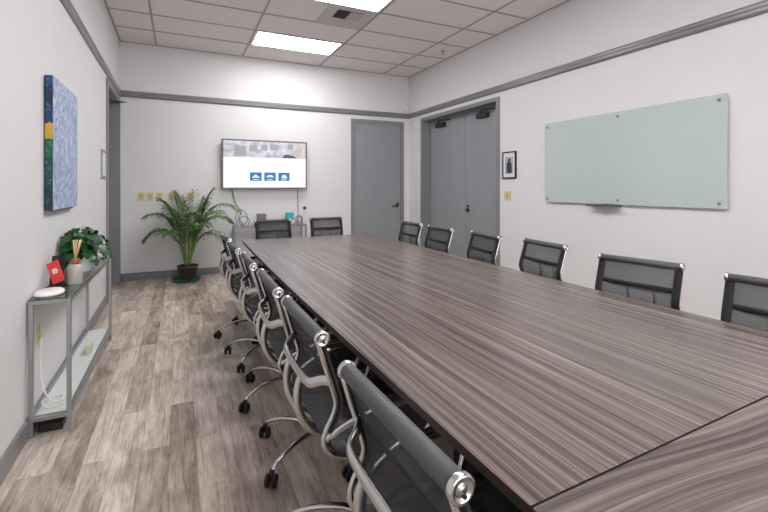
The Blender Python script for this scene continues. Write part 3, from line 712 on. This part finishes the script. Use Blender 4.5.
# ------------------------------------------------------------------ switches, sensors, picture
GS = 'ivory switch plates on the back wall'
for x, lab, kd in ((-.512,'leftmost ivory switch plate on the back wall','switch'), (-.398,'second ivory switch plate from the corner on the back wall','switch'), (-.272,'ivory wall plate above the left fronds of the palm','outlet'), (-.122,'ivory wall plate just above the middle of the palm','switch'), (.138,'ivory wall plate above the right fronds of the palm','outlet')):
    plate('switch_plate', lab, 'switch', (x,YB,1.212), 0, .085, .12, GS, kd)
plate('switch_plate', 'ivory switch plate on the right wall below the framed picture', 'switch', (XR,4.445,1.235), PI/2*3, .12, .12)
g = MB(); g.box((XR-.135,YB-.045,2.77), (XR-.055,YB,2.865), .01); tag(g.build('motion_sensor', M['lframe']), 'small white sensor box above the rail in the back corner', 'sensor')
g = MB(); g.box((XR-.03,6.865,2.455), (XR,6.925,2.565), .006); tag(g.build('wall_sensor', M['lframe']), 'slim white sensor on the right wall between corner and double door', 'sensor')
pf = thing('framed_picture', 'small black framed photo of a dark figure on the right wall', 'picture', (XR,4.405,1.64), -PI/2)
g = MB(); a, b, f = .128, .178, .018
for lo, hi in (((-a,-.02,-b),(a,0,-b+f)), ((-a,-.02,b-f),(a,0,b)), ((-a,-.02,-b+f),(-a+f,0,b-f)), ((a-f,-.02,-b+f),(a,0,b-f))): g.box(lo, hi)
g.build('picture_frame', M['black'], pf); MB().box((-a+f,-.012,-b+f), (a-f,-.002,b-f)).build('mat_board', M['paper'], pf)
photo = MB().box((-.075,-.0135,-.115), (.075,-.012,.105)).build('photo', mat('photo_grey', (168,168,182), .4), pf)
g = MB(); g.prism([(-.045,-.0145,-.105),(.05,-.0145,-.105),(.048,-.0145,.01),(.03,-.0145,.04),(-.02,-.0145,.045),(-.045,-.0145,.01)], (0,.0008,0)); g.lathe([(0,-.0145),(.024,-.0145),(.024,-.0138),(0,-.0138)], (.004,0,.066), 16, 'y'); g.build('dark_figure', mat('photo_dark', (40,40,52), .4), photo)

# ------------------------------------------------------------------ glass board
gb = thing('glass_whiteboard', 'large pale mint glass marker board on the right wall', 'whiteboard', (XR,2.835,1.635), -PI/2)
MB().box((-.935,-.030,-.46), (.935,-.024,.46), .001).build('glass_panel', [M['glassboard']], gb)
MB().box((-.932,-.024,-.457), (.932,-.020,.457)).build('white_backing', M['boardedge'], gb)
for x in (-.90,0,.885):
    for z in (-.415,.415):
        MB().lathe([(0,-.003),(.012,-.003),(.012,-.028),(.014,-.032),(.014,-.038),(0,-.038)], (x,0,z), 14, 'y').build('standoff', M['steel'], gb)
mt = thing('marker_tray', 'small clear marker tray fixed under the glass board', 'tray', (XR,2.985,1.163), -PI/2)
g = MB(); g.box((-.17,-.085,-.012), (.17,-.018,-.005), .002); g.box((-.17,-.088,-.012), (.17,-.084,.012)); g.box((-.17,-.024,-.012), (.17,-.001,.012)); g.build('tray', M['steel'], mt)
mk = MB(); mk.sweep([(XR-.05,3.06,1.168),(XR-.05,3.14,1.168)], .009, n=8); tag(mk.build('marker', M['black']), 'black marker lying in the tray under the glass board', 'marker')
mk = MB(); mk.box((XR-.066,2.87,1.159), (XR-.036,2.98,1.182), .003); tag(mk.build('board_eraser', M['grey_box']), 'small grey eraser in the tray under the glass board', 'eraser')

# ------------------------------------------------------------------ palm
PX, PY = .10, 6.80
pl = thing('potted_palm', 'feathery green palm in a brown pot by the back wall', 'plant', (PX,PY,.028))
tag(MB().lathe([(0,0),(.15,0),(.175,.008),(.195,.036),(.20,.045),(.192,.045),(.17,.014),(0,.014)], (PX-.02,PY,0), 32).build('pot_saucer', M['teal']), 'shallow teal saucer under the palm pot', 'saucer')
MB().lathe([(0,0),(.105,0),(.112,.01),(.130,.17),(.142,.172),(.144,.195),(.132,.197),(.126,.175),(0,.175)], n=28).build('pot', M['terracotta'], pl)
MB().lathe([(0,.175),(.125,.178),(0,.186)], n=20).build('soil', M['soil'], pl)
rnd = random.Random(5)
# each frond: where its tip ends (dx, dy, height) and how high the arch lifts
fronds = [(-.52,-.05,.62,.92),(-.50,.08,.92,1.02),(-.34,-.15,1.14,.92),(-.16,.10,1.22,.88),(.08,-.20,1.24,.80),(.34,.05,1.28,.88),(.64,-.12,1.00,1.28),(.60,.10,.80,1.10),(.48,-.25,.56,.88),(-.08,-.12,1.16,.72),(.20,-.05,1.14,.72),
 (-.30,-.30,.70,.80),(.18,-.42,.80,.90),(.42,-.30,.95,1.05),(.26,.16,1.06,.80),(-.26,.18,1.02,.85),(.02,.15,1.12,.75),(.05,-.3,.95,.8)]
stm = MB()
for fx, fy, fz, pk in fronds:
    d = V((fx,fy,0)).normalized(); n = 22; L = V((fx,fy,fz-.19)).length
    P0 = V((d.x*.03,d.y*.03,.18)); P1 = V((fx*.30,fy*.30,pk)); P2 = V((fx,fy,fz))
    pts = [P0*(1-u)**2+P1*(2*u*(1-u))+P2*u*u for u in [q/n for q in range(n+1)]]; tan = [(pts[q+1]-pts[q]).normalized() for q in range(n)]
    stm.sweep(pts, .006, n=5, taper=[1.4-1.1*q/n for q in range(n+1)])
    fr_ = MB(); side0 = V((-d.y,d.x,0))
    for i in range(7, n+1):
        s_ = (i-7)/(n-7); base = pts[i]; t = tan[min(i,n-1)]
        ll = (.25*math.sin(PI*(.22+.70*s_))+.04)*rnd.uniform(.88,1.1)*(.72+.25*L)
        for sg in (-1,1):
            dirv = (t*.75+side0*(sg*(.85-.35*s_))+V((0,0,.12))).normalized()
            q0 = base; q1 = base+dirv*(ll*.45)+V((0,0,.004)); q2 = base+dirv*(ll*.8)-V((0,0,.035*ll/.2)); q3 = base+dirv*ll-V((0,0,.085*ll/.2+rnd.uniform(0,.03)))
            wv = dirv.cross(V((0,0,1))).normalized()
            wv = (wv+V((0,0,rnd.uniform(-.5,.5)))).normalized(); w0 = .0135
            P = [(q0,.35),(q1,1),(q2,.75),(q3,.05)]
            L_ = [fr_.b.verts.new(q+wv*(w0*k)) for q, k in P]; R_ = [fr_.b.verts.new(q-wv*(w0*k)) for q, k in P]
            for k in range(3): fr_.b.faces.new((L_[k], L_[k+1], R_[k+1], R_[k])).smooth = True
    for vtx in fr_.b.verts:
        if vtx.co.y > YB-PY-.02: vtx.co.y = YB-PY-.02-rnd.uniform(0,.004)
        if vtx.co.z < -.02: vtx.co.z = -.02
    fr_.build('frond', M['palm'], pl)
for vtx in stm.b.verts:
    if vtx.co.y > YB-PY-.02: vtx.co.y = YB-PY-.02
stm.build('stems', M['palmstem'], pl)

# ------------------------------------------------------------------ camera, world, view
cam = bpy.data.cameras.new('camera'); co = bpy.data.objects.new('camera', cam); C.objects.link(co)
co.location = (0,0,1.35); co.rotation_euler = (PI/2, 0, -math.atan(204/429))
cam.sensor_width = 36; cam.lens = 429/768*36; cam.shift_y = -(256-187)/768; cam.clip_start = .02
bpy.context.scene.camera = co
wd = bpy.data.worlds.new('world'); bpy.context.scene.world = wd; wd.use_nodes = True
wd.node_tree.nodes['Background'].inputs[0].default_value = (.98,.982,1,1); wd.node_tree.nodes['Background'].inputs[1].default_value = 4.6
vs = bpy.context.scene.view_settings
vs.view_transform = 'Standard'; vs.look = 'None'; vs.gamma = 1; vs.use_curve_mapping = False; vs.exposure = 0.64
